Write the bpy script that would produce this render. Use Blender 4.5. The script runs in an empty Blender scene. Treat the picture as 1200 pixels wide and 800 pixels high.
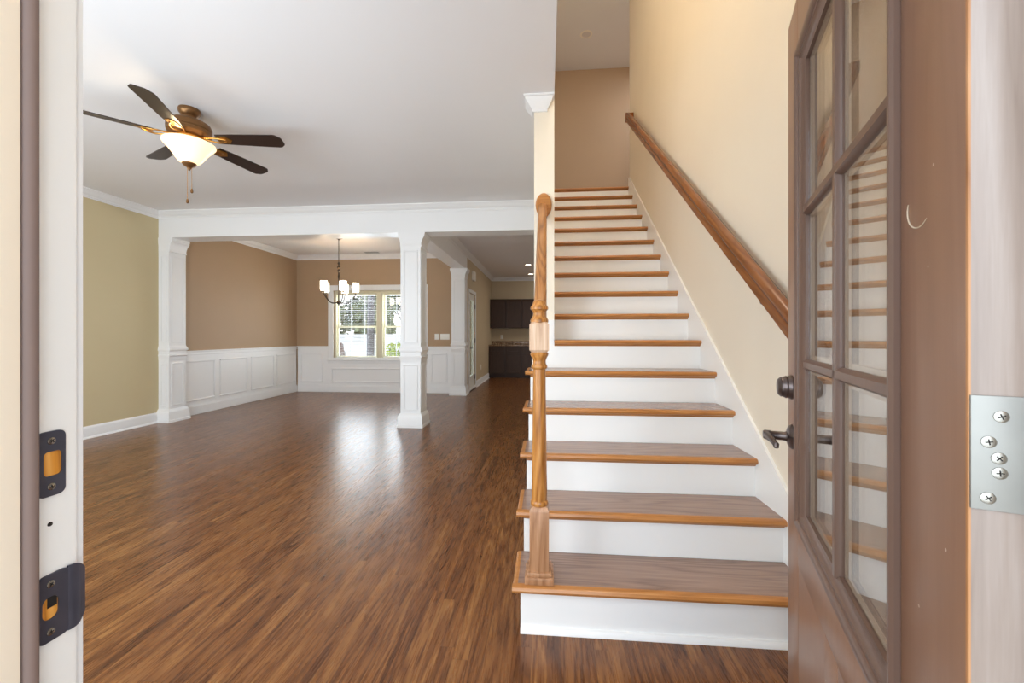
import bpy, bmesh, math, random
from mathutils import Vector, Matrix
random.seed(7)
PI = math.pi
SC = bpy.context.scene
COL = SC.collection

# ------------------------------------------------------------------ camera, light, exposure
cam_d = bpy.data.cameras.new('camera'); cam = bpy.data.objects.new('camera', cam_d); COL.objects.link(cam)
cam.location = (0, 0, 1.174); cam.rotation_euler = (PI/2, 0, 0.085)
cam_d.sensor_fit = 'HORIZONTAL'; cam_d.sensor_width = 36.0
cam_d.lens = 481.85/1200*36.0
cam_d.shift_y = -(400-392.44)/1200
cam_d.clip_start = 0.02
SC.camera = cam
SC.view_settings.view_transform = 'Standard'; SC.view_settings.look = 'None'
SC.view_settings.gamma = 1; SC.view_settings.use_curve_mapping = False
SC.view_settings.exposure = 0.33
try: SC.cycles.max_bounces = 14; SC.cycles.diffuse_bounces = 8; SC.cycles.transparent_max_bounces = 24
except Exception: pass

world = bpy.data.worlds.new('sky'); SC.world = world; world.use_nodes = True
wn = world.node_tree.nodes; wl = world.node_tree.links
bg = wn['Background']
tc = wn.new('ShaderNodeTexCoord'); nz = wn.new('ShaderNodeTexNoise'); rp = wn.new('ShaderNodeValToRGB')
nz.inputs['Scale'].default_value = 3.0; nz.inputs['Detail'].default_value = 5
rp.color_ramp.elements[0].position = .42; rp.color_ramp.elements[0].color = (.62, .78, 1, 1)
rp.color_ramp.elements[1].position = .6; rp.color_ramp.elements[1].color = (1, 1, 1, 1)
wl.new(tc.outputs['Generated'], nz.inputs['Vector']); wl.new(nz.outputs['Fac'], rp.inputs['Fac'])
wl.new(rp.outputs['Color'], bg.inputs['Color']); bg.inputs['Strength'].default_value = 1.5

def area(name, loc, rot, sx, sy, power, color):
    d = bpy.data.lights.new(name, 'AREA'); d.shape = 'RECTANGLE'; d.size = sx; d.size_y = sy
    d.energy = power; d.color = color
    o = bpy.data.objects.new(name, d); COL.objects.link(o); o.location = loc; o.rotation_euler = rot
    return o
DAY = (.80, .91, 1.0)
area('doorway_daylight', (0, -1.1, 1.6), (math.radians(90), 0, 0), 2.2, 2.6, 46, DAY)
area('front_window_daylight', (-1.85, .30, 1.45), (math.radians(90), 0, 0), 1.5, 1.6, 50, DAY)
area('front_window_daylight', (-3.9, .30, 1.45), (math.radians(90), 0, 0), 1.5, 1.6, 50, DAY)
area('back_window_daylight', (-3.45, 8.42, 1.4), (math.radians(-90), 0, 0), 1.9, 1.4, 62, DAY)
area('kitchen_side_fill', (2.85, 9.4, 1.5), (math.radians(90), 0, math.radians(90)), 1.8, 1.5, 9, DAY)  # unseen fill added to brighten and cool the kitchen; this wall has no window
d_ = bpy.data.lights.new('upper_stair_fill', 'POINT'); d_.energy = 50; d_.color = (1, .97, .91); d_.shadow_soft_size = .22  # unseen light added to brighten the upper stairs; no fixture hangs here
o_ = bpy.data.objects.new('upper_stair_fill', d_); COL.objects.link(o_); o_.location = (.62, 2.0, 5.05)
area('hall_lamp', (2.2, 6.0, 5.42), (0, 0, 0), .6, .6, 27, (.9, .95, 1))
area('kitchen_lamp', (1.2, 10.0, 2.8), (0, 0, 0), 1.0, .6, 30, (1, .95, .88))

# ------------------------------------------------------------------ materials
def lin(c):
    r = []
    for v in c:
        v /= 255.0
        r.append(v/12.92 if v <= .04045 else ((v+.055)/1.055)**2.4)
    return (*r, 1)

def newmat(name):
    m = bpy.data.materials.new(name); m.use_nodes = True
    return m, m.node_tree.nodes, m.node_tree.links, m.node_tree.nodes['Principled BSDF']

def paint(name, c, rough=.55, var=.03, bump=.02, scale=60, spec=.4):
    m, n, l, p = newmat(name)
    t = n.new('ShaderNodeTexCoord'); z = n.new('ShaderNodeTexNoise'); z.inputs['Scale'].default_value = 2.2
    z.inputs['Detail'].default_value = 3
    h = n.new('ShaderNodeHueSaturation'); mr = n.new('ShaderNodeMapRange')
    mr.inputs['To Min'].default_value = 1-var; mr.inputs['To Max'].default_value = 1+var
    h.inputs['Color'].default_value = lin(c)
    l.new(t.outputs['Object'], z.inputs['Vector']); l.new(z.outputs['Fac'], mr.inputs['Value'])
    l.new(mr.outputs['Result'], h.inputs['Value']); l.new(h.outputs['Color'], p.inputs['Base Color'])
    p.inputs['Roughness'].default_value = rough; p.inputs['Specular IOR Level'].default_value = spec
    if bump:
        z2 = n.new('ShaderNodeTexNoise'); z2.inputs['Scale'].default_value = scale; b = n.new('ShaderNodeBump')
        b.inputs['Strength'].default_value = bump; b.inputs['Distance'].default_value = .01
        l.new(t.outputs['Object'], z2.inputs['Vector']); l.new(z2.outputs['Fac'], b.inputs['Height'])
        l.new(b.outputs['Normal'], p.inputs['Normal'])
    return m

def metal(name, c, rough=.35, met=1.0, var=.15):
    m, n, l, p = newmat(name)
    t = n.new('ShaderNodeTexCoord'); z = n.new('ShaderNodeTexNoise'); z.inputs['Scale'].default_value = 35
    mr = n.new('ShaderNodeMapRange'); mr.inputs['To Min'].default_value = 1-var; mr.inputs['To Max'].default_value = 1+var
    h = n.new('ShaderNodeHueSaturation'); h.inputs['Color'].default_value = lin(c)
    l.new(t.outputs['Object'], z.inputs['Vector']); l.new(z.outputs['Fac'], mr.inputs['Value'])
    l.new(mr.outputs['Result'], h.inputs['Value']); l.new(h.outputs['Color'], p.inputs['Base Color'])
    p.inputs['Metallic'].default_value = met; p.inputs['Roughness'].default_value = rough
    return m

def emit(name, c, strength):
    m, n, l, p = newmat(name)
    p.inputs['Base Color'].default_value = lin(c); p.inputs['Emission Color'].default_value = lin(c)
    p.inputs['Emission Strength'].default_value = strength; p.inputs['Roughness'].default_value = .3
    return m

def add_specks(m, c, scale=14.0, size=.045, stretch=(1, 1, 1)):
    """small chips of another colour over the finished base colour"""
    n, l = m.node_tree.nodes, m.node_tree.links; p = n['Principled BSDF']
    src = p.inputs['Base Color'].links[0].from_socket
    t = n.new('ShaderNodeTexCoord'); mp = n.new('ShaderNodeMapping'); mp.inputs['Scale'].default_value = stretch
    v = n.new('ShaderNodeTexVoronoi'); v.inputs['Scale'].default_value = scale
    z = n.new('ShaderNodeTexNoise'); z.inputs['Scale'].default_value = scale*.6
    lt = n.new('ShaderNodeMath'); lt.operation = 'LESS_THAN'; lt.inputs[1].default_value = size
    gt = n.new('ShaderNodeMath'); gt.operation = 'GREATER_THAN'; gt.inputs[1].default_value = .55
    mu = n.new('ShaderNodeMath'); mu.operation = 'MULTIPLY'
    mx = n.new('ShaderNodeMix'); mx.data_type = 'RGBA'; mx.inputs['B'].default_value = lin(c)
    l.new(t.outputs['Object'], mp.inputs['Vector']); l.new(mp.outputs['Vector'], v.inputs['Vector']); l.new(t.outputs['Object'], z.inputs['Vector'])
    l.new(v.outputs['Distance'], lt.inputs[0]); l.new(z.outputs['Fac'], gt.inputs[0])
    l.new(lt.outputs[0], mu.inputs[0]); l.new(gt.outputs[0], mu.inputs[1]); l.new(mu.outputs[0], mx.inputs['Factor'])
    l.new(src, mx.inputs['A']); l.new(mx.outputs['Result'], p.inputs['Base Color'])
    return m

def mnode(n, l, op, a, b=None, c=None):
    q = n.new('ShaderNodeMath'); q.operation = op
    for k, v in enumerate((a, b, c)):
        if v is None: continue
        if isinstance(v, (int, float)): q.inputs[k].default_value = v
        else: l.new(v, q.inputs[k])
    return q.outputs[0]

def grain_value(n, l, vec, axis, pores, rings, ring_w, pore_w, fine=(130.0, 7.0), broad=(11.0, .9)):
    """oak figure: fine pores along the axis and cathedral rings = contour lines of a stretched noise"""
    mp = n.new('ShaderNodeMapping'); mp.inputs['Scale'].default_value = tuple(fine[1] if a == axis else fine[0] for a in 'XYZ')
    z = n.new('ShaderNodeTexNoise'); z.inputs['Scale'].default_value = 1; z.inputs['Detail'].default_value = 3; z.inputs['Roughness'].default_value = .6
    l.new(vec, mp.inputs['Vector']); l.new(mp.outputs['Vector'], z.inputs['Vector'])
    mp2 = n.new('ShaderNodeMapping'); mp2.inputs['Scale'].default_value = tuple(broad[1] if a == axis else broad[0] for a in 'XYZ')
    z2 = n.new('ShaderNodeTexNoise'); z2.inputs['Scale'].default_value = 1; z2.inputs['Detail'].default_value = 1.5; z2.inputs['Roughness'].default_value = .4
    l.new(vec, mp2.inputs['Vector']); l.new(mp2.outputs['Vector'], z2.inputs['Vector'])
    r = mnode(n, l, 'PINGPONG', mnode(n, l, 'MULTIPLY', z2.outputs['Fac'], rings), .5)      # 0 .. .5
    r = mnode(n, l, 'POWER', mnode(n, l, 'MULTIPLY', r, 2.0), .6)
    v = mnode(n, l, 'MULTIPLY_ADD', mnode(n, l, 'SUBTRACT', z.outputs['Fac'], .5), pore_w, .5)
    return mnode(n, l, 'MULTIPLY_ADD', mnode(n, l, 'SUBTRACT', r, .65), ring_w, v), z.outputs['Fac']

def wood(name, c0, c1, c2, axis='X', rough=.3, grain=1.0, spec=.5, ring=9.0):
    m, n, l, p = newmat(name)
    t = n.new('ShaderNodeTexCoord')
    val, pore = grain_value(n, l, t.outputs['Object'], axis, 1, ring, .34*grain, .55*grain)
    r = n.new('ShaderNodeValToRGB'); e = r.color_ramp.elements
    e[0].position = .22; e[0].color = lin(c0); e[1].position = .78; e[1].color = lin(c2)
    e.new(.5).color = lin(c1)
    l.new(val, r.inputs['Fac']); l.new(r.outputs['Color'], p.inputs['Base Color'])
    p.inputs['Roughness'].default_value = rough; p.inputs['Specular IOR Level'].default_value = spec
    b = n.new('ShaderNodeBump'); b.inputs['Strength'].default_value = .05; b.inputs['Distance'].default_value = .003
    l.new(pore, b.inputs['Height']); l.new(b.outputs['Normal'], p.inputs['Normal'])
    return m

def floor_mat():
    m, n, l, p = newmat('oak_strip_floor')
    t = n.new('ShaderNodeTexCoord'); sp = n.new('ShaderNodeSeparateXYZ'); l.new(t.outputs['Object'], sp.inputs['Vector'])
    W_, L_ = .0572, 1.05
    xr = mnode(n, l, 'DIVIDE', sp.outputs['X'], W_); row = mnode(n, l, 'FLOOR', xr)
    w1 = n.new('ShaderNodeTexWhiteNoise'); w1.noise_dimensions = '1D'; l.new(row, w1.inputs['W'])
    yr = mnode(n, l, 'DIVIDE', mnode(n, l, 'MULTIPLY_ADD', w1.outputs['Value'], 7.3, sp.outputs['Y']), L_); idx = mnode(n, l, 'FLOOR', yr)
    cb = n.new('ShaderNodeCombineXYZ'); l.new(row, cb.inputs['X']); l.new(idx, cb.inputs['Y'])
    w2 = n.new('ShaderNodeTexWhiteNoise'); w2.noise_dimensions = '2D'; l.new(cb.outputs['Vector'], w2.inputs['Vector'])
    sh = n.new('ShaderNodeVectorMath'); sh.operation = 'SCALE'; sh.inputs['Scale'].default_value = 9.0; l.new(w2.outputs['Color'], sh.inputs[0])
    ad = n.new('ShaderNodeVectorMath'); ad.operation = 'ADD'; l.new(t.outputs['Object'], ad.inputs[0]); l.new(sh.outputs['Vector'], ad.inputs[1])
    val, pore = grain_value(n, l, ad.outputs['Vector'], 'Y', 1, 7.0, .36, .55, (150.0, 8.0), (15.0, 1.3))
    val = mnode(n, l, 'MULTIPLY_ADD', mnode(n, l, 'SUBTRACT', w2.outputs['Value'], .5), .24, val)
    r = n.new('ShaderNodeValToRGB'); e = r.color_ramp.elements
    e[0].position = .2; e[0].color = lin(FLOOR[0]); e[1].position = .85; e[1].color = lin(FLOOR[3])
    e.new(.45).color = lin(FLOOR[1]); e.new(.62).color = lin(FLOOR[2])
    l.new(val, r.inputs['Fac'])
    gx = mnode(n, l, 'LESS_THAN', mnode(n, l, 'FRACT', xr), .016)
    gy = mnode(n, l, 'LESS_THAN', mnode(n, l, 'FRACT', yr), .0012)
    dk = n.new('ShaderNodeMix'); dk.data_type = 'RGBA'; dk.inputs['B'].default_value = lin((62, 38, 22))
    l.new(mnode(n, l, 'MULTIPLY', mnode(n, l, 'MAXIMUM', gx, gy), .6), dk.inputs['Factor']); l.new(r.outputs['Color'], dk.inputs['A'])
    l.new(dk.outputs['Result'], p.inputs['Base Color'])
    p.inputs['Specular IOR Level'].default_value = .5
    rr = n.new('ShaderNodeMapRange'); rr.inputs['To Min'].default_value = .20; rr.inputs['To Max'].default_value = .36
    l.new(pore, rr.inputs['Value']); l.new(rr.outputs['Result'], p.inputs['Roughness'])
    b = n.new('ShaderNodeBump'); b.inputs['Strength'].default_value = .05; b.inputs['Distance'].default_value = .002
    l.new(val, b.inputs['Height']); l.new(b.outputs['Normal'], p.inputs['Normal'])
    return m

def glass_mat(name, tint=(1, 1, 1), f0=.045):
    """clear pane: straight-through transparency plus mirror reflection by Fresnel (Schlick)"""
    m, n, l, p = newmat(name); n.remove(p)
    out = n['Material Output']
    g = n.new('ShaderNodeNewGeometry'); d = n.new('ShaderNodeVectorMath'); d.operation = 'DOT_PRODUCT'
    l.new(g.outputs['Normal'], d.inputs[0]); l.new(g.outputs['Incoming'], d.inputs[1])
    ab = n.new('ShaderNodeMath'); ab.operation = 'ABSOLUTE'; l.new(d.outputs['Value'], ab.inputs[0])
    su = n.new('ShaderNodeMath'); su.operation = 'SUBTRACT'; su.inputs[0].default_value = 1; l.new(ab.outputs['Value'], su.inputs[1])
    pw = n.new('ShaderNodeMath'); pw.operation = 'POWER'; pw.inputs[1].default_value = 5; l.new(su.outputs['Value'], pw.inputs[0])
    ma = n.new('ShaderNodeMath'); ma.operation = 'MULTIPLY_ADD'; ma.inputs[1].default_value = 1-f0; ma.inputs[2].default_value = f0
    l.new(pw.outputs['Value'], ma.inputs[0])
    tr = n.new('ShaderNodeBsdfTransparent'); tr.inputs['Color'].default_value = (*tint, 1)
    gl = n.new('ShaderNodeBsdfGlossy'); gl.inputs['Roughness'].default_value = .0
    mx = n.new('ShaderNodeMixShader')
    l.new(ma.outputs['Value'], mx.inputs['Fac']); l.new(tr.outputs[0], mx.inputs[1]); l.new(gl.outputs[0], mx.inputs[2])
    l.new(mx.outputs[0], out.inputs['Surface'])
    return m

def granite_mat():
    m, n, l, p = newmat('granite')
    t = n.new('ShaderNodeTexCoord'); v = n.new('ShaderNodeTexVoronoi'); v.inputs['Scale'].default_value = 45
    z = n.new('ShaderNodeTexNoise'); z.inputs['Scale'].default_value = 9; z.inputs['Detail'].default_value = 4
    a = n.new('ShaderNodeMath'); a.operation = 'MULTIPLY'; r = n.new('ShaderNodeValToRGB'); e = r.color_ramp.elements
    e[0].position = .05; e[0].color = lin((60, 45, 35)); e[1].position = .5; e[1].color = lin((190, 165, 135))
    e.new(.2).color = lin((130, 100, 75))
    l.new(t.outputs['Object'], v.inputs['Vector']); l.new(t.outputs['Object'], z.inputs['Vector'])
    l.new(v.outputs['Distance'], a.inputs[0]); l.new(z.outputs['Fac'], a.inputs[1]); l.new(a.outputs[0], r.inputs['Fac'])
    l.new(r.outputs['Color'], p.inputs['Base Color']); p.inputs['Roughness'].default_value = .2
    return m

def leaf_mat(name, ca, cb_):
    m, n, l, p = newmat(name)
    g = n.new('ShaderNodeTexCoord'); z = n.new('ShaderNodeTexNoise'); z.inputs['Scale'].default_value = 2.5; z.inputs['Detail'].default_value = 4
    r = n.new('ShaderNodeValToRGB'); r.color_ramp.elements[0].position = .35; r.color_ramp.elements[0].color = lin(ca)
    r.color_ramp.elements[1].position = .65; r.color_ramp.elements[1].color = lin(cb_)
    l.new(g.outputs['Object'], z.inputs['Vector']); l.new(z.outputs['Fac'], r.inputs['Fac']); l.new(r.outputs['Color'], p.inputs['Base Color'])
    p.inputs['Roughness'].default_value = .7
    return m

FLOOR = ((74, 41, 19), (108, 65, 32), (127, 81, 42), (152, 106, 60))
M = dict(
    floor=floor_mat(),
    beige=paint('beige_wall_paint', (205, 190, 152), .6),
    cream=paint('cream_wall_paint', (234, 224, 206), .6),
    tan=paint('tan_wall_paint', (174, 146, 116), .6),
    landing=paint('landing_wall_paint', (176, 152, 126), .6),
    taupe=paint('taupe_wall_paint', (196, 178, 148), .6),
    white=paint('white_trim_paint', (238, 238, 238), .35, .01, .0),
    sceil=paint('stairwell_ceiling_paint', (228, 231, 236), .7, .01, .03),
    ceil=paint('ceiling_paint', (238, 238, 240), .7, .01, .03),
    jamb=paint('white_jamb_paint', (236, 233, 228), .35, .02, .01),
    stopc=paint('cream_stop_paint', (236, 220, 198), .5, .03, .01),
    rubber=paint('brown_weatherstrip', (128, 108, 100), .45, .12, .05, 25),
    tread=wood('oak_tread_sky_tint', (116, 92, 80), (146, 119, 104), (170, 142, 127), 'X', .22, .75),  # grey-purple sky reflection mixed into the oak colour
    nosing=wood('oak_nosing', (142, 88, 42), (180, 120, 64), (206, 152, 94), 'X', .28, .5),
    riser=paint('white_riser_paint', (240, 239, 236), .4, .01, .0),
    newel=wood('oak_newel', (132, 80, 32), (176, 116, 54), (206, 150, 84), 'Z', .3, ring=12),
    rawoak=wood('unfinished_oak', (176, 138, 108), (204, 170, 140), (226, 200, 172), 'Z', .5),
    baseoak=wood('dull_oak', (140, 96, 62), (172, 126, 90), (196, 152, 116), 'Z', .4),
    rail=wood('oak_rail', (86, 46, 20), (126, 74, 34), (156, 100, 52), 'Y', .25, .6, ring=8),
    railnewel=wood('oak_rail_light', (120, 74, 36), (168, 112, 60), (198, 146, 92), 'Y', .3, ring=14),
    darkrail=paint('dark_cut_end', (58, 40, 32), .5),
    doorp=wood('brown_door_paint', (132, 96, 74), (146, 108, 84), (160, 122, 97), 'Z', .36, .3),
    doorin=paint('brown_sticking', (112, 88, 76), .3, .06, .02),
    dooredge=wood('weathered_door_edge', (122, 104, 92), (150, 133, 122), (176, 162, 153), 'Z', .3, .6, .5, 4.0),
    barewood=wood('worn_bare_wood', (140, 90, 50), (176, 122, 76), (200, 150, 104), 'Z', .5),
    lightbead=paint('sun_bleached_bead', (206, 190, 168), .5, .06),
    bronze=metal('oil_rubbed_bronze', (104, 94, 92), .3, .85),
    blackplate=metal('blackened_plate', (86, 86, 98), .35, .7, .25),
    brass=wood('hole_bare_wood', (150, 84, 20), (206, 134, 44), (236, 178, 96), 'Z', .5),
    steel=metal('brushed_steel', (156, 154, 148), .5, .5, .08),
    nickel=metal('screw_steel', (158, 154, 146), .25, .95, .2),
    hole=paint('dark_hole', (26, 20, 16), .8),
    fanm=metal('fan_bronze', (132, 96, 60), .36, .75),
    blade=wood('dark_fan_blade', (36, 24, 20), (48, 34, 28), (60, 44, 36), 'X', .35, .5),
    goldm=metal('antique_gold', (190, 140, 70), .35, .9),
    bowl=emit('lit_alabaster_glass', (255, 226, 180), .85),
    shade=emit('lit_white_glass', (255, 240, 214), 8.0),
    chand=metal('chandelier_bronze', (70, 58, 48), .4, .8),
    glass=glass_mat('clear_glass', f0=.08),
    winmull=paint('cream_sash_paint', (226, 219, 192), .5, .02, 0),
    blind=paint('white_blind', (240, 240, 234), .5, .01, 0),
    cab=wood('espresso_cabinet', (54, 36, 24), (68, 47, 33), (82, 60, 44), 'Z', .4, .4, .25),
    granite=granite_mat(),
    plate=paint('white_plastic_plate', (240, 238, 230), .4, .01, 0),
    lens=emit('lit_downlight_lens', (255, 240, 214), 6.0),
    dulllens=paint('unlit_lens', (215, 215, 218), .3, .02, 0),
    vent=paint('grey_vent', (178, 178, 180), .5, .02, 0),
    hdoor=paint('white_hall_door', (226, 224, 216), .4, .02, 0),
    hglass=glass_mat('hall_door_glass', (.95, 1, 1)),
    thresh=paint('dark_threshold', (44, 36, 34), .5),
    ground=paint('pale_concrete_ground', (200, 196, 188), .9, .05, .05, 8),
    fence=paint('white_fence', (244, 243, 240), .6, .02, 0),
    bark=wood('grey_bark', (70, 66, 72), (96, 92, 100), (120, 116, 124), 'Z', .9),
    leafa=leaf_mat('dark_leaves', (22, 36, 20), (84, 106, 62)),
    leafb=leaf_mat('pale_leaves', (60, 76, 48), (150, 160, 110)),
    leafc=leaf_mat('lime_leaves', (96, 128, 20), (196, 214, 60)),
    post=paint('brown_post', (110, 78, 66), .8, .1),
)

add_specks(M['doorp'], (196, 176, 160), 30, .055)
add_specks(M['rubber'], (190, 124, 56), 9, .10)
add_specks(M['jamb'], (180, 150, 110), 6, .03)

# ------------------------------------------------------------------ mesh helpers
class MB:
    def __init__(s): s.bm = bmesh.new()
    def _xf(s, vs, mat):
        if mat is not None: bmesh.ops.transform(s.bm, matrix=mat, verts=vs)
    def box(s, x0, x1, y0, y1, z0, z1, bev=0.0, mat=None, seg=2):
        x0, x1 = min(x0, x1), max(x0, x1); y0, y1 = min(y0, y1), max(y0, y1); z0, z1 = min(z0, z1), max(z0, z1)
        g = bmesh.ops.create_cube(s.bm, size=1); vs = g['verts']
        for v in vs:
            v.co = Vector(((x0+x1)/2+v.co.x*(x1-x0), (y0+y1)/2+v.co.y*(y1-y0), (z0+z1)/2+v.co.z*(z1-z0)))
        if bev:
            bev = min(bev, .45*min(x1-x0, y1-y0, z1-z0))
            es = list({e for v in vs for e in v.link_edges})
            r = bmesh.ops.bevel(s.bm, geom=es, offset=bev, segments=seg, affect='EDGES', profile=.5)
            vs = list({v for f in r['faces'] for v in f.verts} | {v for v in vs if v.is_valid})
        s._xf(vs, mat); return s
    def prism(s, pts, axis, a, b, mat=None):
        """pts: 2-D outline; axis X: pts=(y,z); Y: (x,z); Z: (x,y)"""
        def P(p, t): return {'X': (t, p[0], p[1]), 'Y': (p[0], t, p[1]), 'Z': (p[0], p[1], t)}[axis]
        A = [s.bm.verts.new(P(p, a)) for p in pts]; B = [s.bm.verts.new(P(p, b)) for p in pts]
        k = len(pts); fs = [s.bm.faces.new(A), s.bm.faces.new(B[::-1])]
        for i in range(k): fs.append(s.bm.faces.new((A[i], B[i], B[(i+1) % k], A[(i+1) % k])))
        bmesh.ops.recalc_face_normals(s.bm, faces=fs)
        s._xf(A+B, mat); return s
    def loft(s, rings, cap=True, mat=None, smooth=True):
        R = [[s.bm.verts.new(p) for p in r] for r in rings]; fs = []
        for a, b in zip(R, R[1:]):
            k = len(a)
            for i in range(k): fs.append(s.bm.faces.new((a[i], a[(i+1) % k], b[(i+1) % k], b[i])))
        if smooth:
            for f in fs: f.smooth = True
        if cap: fs += [s.bm.faces.new(R[0][::-1]), s.bm.faces.new(R[-1])]
        bmesh.ops.recalc_face_normals(s.bm, faces=fs)
        s._xf([v for r in R for v in r], mat); return s
    def lathe(s, prof, c=(0, 0, 0), seg=32, mat=None, cap=True):
        """prof: (radius, z) going up or down"""
        rings = [[(c[0]+r*math.cos(2*PI*i/seg), c[1]+r*math.sin(2*PI*i/seg), c[2]+z) for i in range(seg)] for r, z in prof]
        return s.loft(rings, cap, mat)
    def tube(s, pts, r, seg=10, cap=True, mat=None):
        pts = [Vector(p) for p in pts]; rings = []; up = None
        for i, p in enumerate(pts):
            t = (pts[min(i+1, len(pts)-1)]-pts[max(i-1, 0)]).normalized()
            if up is None: up = t.orthogonal().normalized()
            up = (up-t*up.dot(t)).normalized(); sd = t.cross(up)
            rr = r[i] if isinstance(r, (list, tuple)) else r
            rings.append([tuple(p+(up*math.cos(2*PI*k/seg)+sd*math.sin(2*PI*k/seg))*rr) for k in range(seg)])
        return s.loft(rings, cap, mat)
    def sphere(s, c, r, seg=16, sc=(1, 1, 1)):
        n = seg//2
        prof = [(max(1e-4, r*math.sin(PI*i/n)), -r*math.cos(PI*i/n)) for i in range(n+1)]
        rings = [[(c[0]+sc[0]*q*math.cos(2*PI*k/seg), c[1]+sc[1]*q*math.sin(2*PI*k/seg), c[2]+sc[2]*z) for k in range(seg)] for q, z in prof]
        return s.loft(rings)
    def frame(s, x0, x1, z0, z1, w, y0, y1, bev=.003, plane='XZ', mat=None):
        """four bars round a rectangle; plane XZ (y thickness) or YZ (x thickness)"""
        def bx(a0, a1, c0, c1):
            if plane == 'XZ': s.box(a0, a1, y0, y1, c0, c1, bev, mat, 1)
            else: s.box(y0, y1, a0, a1, c0, c1, bev, mat, 1)
        bx(x0, x1, z0, z0+w); bx(x0, x1, z1-w, z1); bx(x0, x0+w, z0+w, z1-w); bx(x1-w, x1, z0+w, z1-w)
        return s
    def mark(s, n0, idx):
        s.bm.faces.ensure_lookup_table()
        for f in s.bm.faces[n0:]: f.material_index = idx
    def build(s, name, mat, parent=None, loc=(0, 0, 0), rz=0.0):
        me = bpy.data.meshes.new(name); s.bm.to_mesh(me); s.bm.free()
        for mm in (mat if isinstance(mat, (list, tuple)) else [mat]): me.materials.append(M[mm])
        try: me.set_sharp_from_angle(angle=math.radians(38))
        except Exception: pass
        o = bpy.data.objects.new(name, me); COL.objects.link(o)
        o.location = loc; o.rotation_euler = (0, 0, rz)
        if parent is not None: o.parent = parent
        return o

def tag(o, label, cat, group=None, kind=None):
    o['label'] = label; o['category'] = cat
    if group: o['group'] = group
    if kind: o['kind'] = kind
    return o
def thing(name, label, cat, loc=(0, 0, 0), rz=0.0, group=None, kind=None):
    o = bpy.data.objects.new(name, None); COL.objects.link(o); o.empty_display_size = .1
    o.location = loc; o.rotation_euler = (0, 0, rz)
    return tag(o, label, cat, group, kind)
def struct(o, label, cat): return tag(o, label, cat, None, 'structure')
def copy_tree(o, parent=None):
    c = o.copy(); COL.objects.link(c)
    if parent is not None: c.parent = parent
    for ch in [k for k in bpy.data.objects if k.parent == o]: copy_tree(ch, c)
    return c
def RX(a): return Matrix.Rotation(a, 4, 'X')
def RY(a): return Matrix.Rotation(a, 4, 'Y')
def RZ(a): return Matrix.Rotation(a, 4, 'Z')
def TR(*a): return Matrix.Translation(a)

# ------------------------------------------------------------------ dimensions
CZ = 2.825                      # ground-floor ceiling
UZ = 5.48                       # stairwell ceiling
XL = -5.2                       # left wall
XR = 1.036                      # wall right of the stairs
YF0, YF1 = .24, .386            # front wall
YB = 8.16                       # dining back wall
BY0, BY1 = 5.10, 5.36           # header between living and dining
BZ = 2.48
H, D, Y0 = .19, .244, 1.599     # riser, run, first nosing
XT0, XT1 = -.137, 1.021         # tread ends
XW = .05                        # stair side of the wall left of the upper stairs
YW = 2.88                       # front end of that wall
LAND = 16*H

# ------------------------------------------------------------------ room shell
struct(MB().prism([(XL-.1, YF0), (3.0, YF0), (3.0, 12.0), (-1.72, 12.0), (-1.72, 8.3), (XL-.1, 8.3)], 'Z', -.12, 0).build('floor', 'floor'), 'brown oak strip floor running away from the front door', 'floor')
c = MB(); c.prism([(XL-.1, YF0), (XW, YF0), (XW, 12.0), (-1.72, 12.0), (-1.72, 8.3), (XL-.1, 8.3)], 'Z', CZ, CZ+.15); c.box(XW, 3.0, 7.2, 12.0, CZ, CZ+.15)
struct(c.build('ceiling', 'ceil'), 'flat white ceiling over the living room, dining room and kitchen', 'ceiling')
struct(MB().box(XW-.14, 3.0, YF0, 7.0, UZ, UZ+.12).build('ceiling_stairwell', 'sceil'), 'grey-white high ceiling above the stairwell', 'ceiling')
struct(MB().box(XW, 3.0, Y0+15*D+.12, 6.75, LAND-.2, LAND).build('floor_landing', 'tread'), 'wooden upstairs landing floor at the stair top', 'floor')

struct(MB().box(XL-.12, XL, YF0, BY0+.1, 0, CZ).build('wall_left', 'beige'), 'yellow-beige living room wall on the far left', 'wall')
struct(MB().box(XL-.12, XL, BY0+.1, YB+.14, 0, CZ).build('wall_dining_side', 'tan'), 'tan dining room side wall above the white panelling', 'wall')
WX0, WX1, WZ0, WZ1 = -4.40, -2.52, .66, 2.09     # dining window opening
b = MB()
b.box(XL, WX0, YB, YB+.14, 0, CZ); b.box(WX1, -1.72, YB, YB+.14, 0, CZ)
b.box(WX0, WX1, YB, YB+.14, 0, WZ0); b.box(WX0, WX1, YB, YB+.14, WZ1, CZ)
struct(b.build('wall_dining_back', 'tan'), 'tan dining room back wall around the double window', 'wall')
HD0, HD1, HDZ = 8.36, 9.06, 2.06                 # hall door opening
b = MB()
b.box(-1.72, -1.60, YB, HD0, 0, CZ); b.box(-1.72, -1.60, HD1, 11.8, 0, CZ); b.box(-1.72, -1.60, HD0, HD1, HDZ, CZ)
struct(b.build('wall_hall', 'taupe'), 'taupe hall wall with the glazed back door', 'wall')
struct(MB().box(-1.72, 3.0, 11.8, 11.92, 0, CZ).build('wall_kitchen', 'taupe'), 'taupe kitchen wall behind the dark cabinets', 'wall')
struct(MB().box(2.9, 3.0, 7.1, 11.8, 0, CZ).build('wall_kitchen_side', 'taupe'), 'taupe kitchen side wall out of sight', 'wall')
struct(MB().box(-.09, 2.9, 7.0, 7.12, 0, CZ).build('wall_kitchen_front', 'taupe'), 'taupe kitchen wall behind the stairwell', 'wall')
b = MB(); b.box(-.09, XW, YW, 7.0, 0, CZ); b.box(-.09, XW, YF1, 7.0, CZ+.15, UZ)
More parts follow.
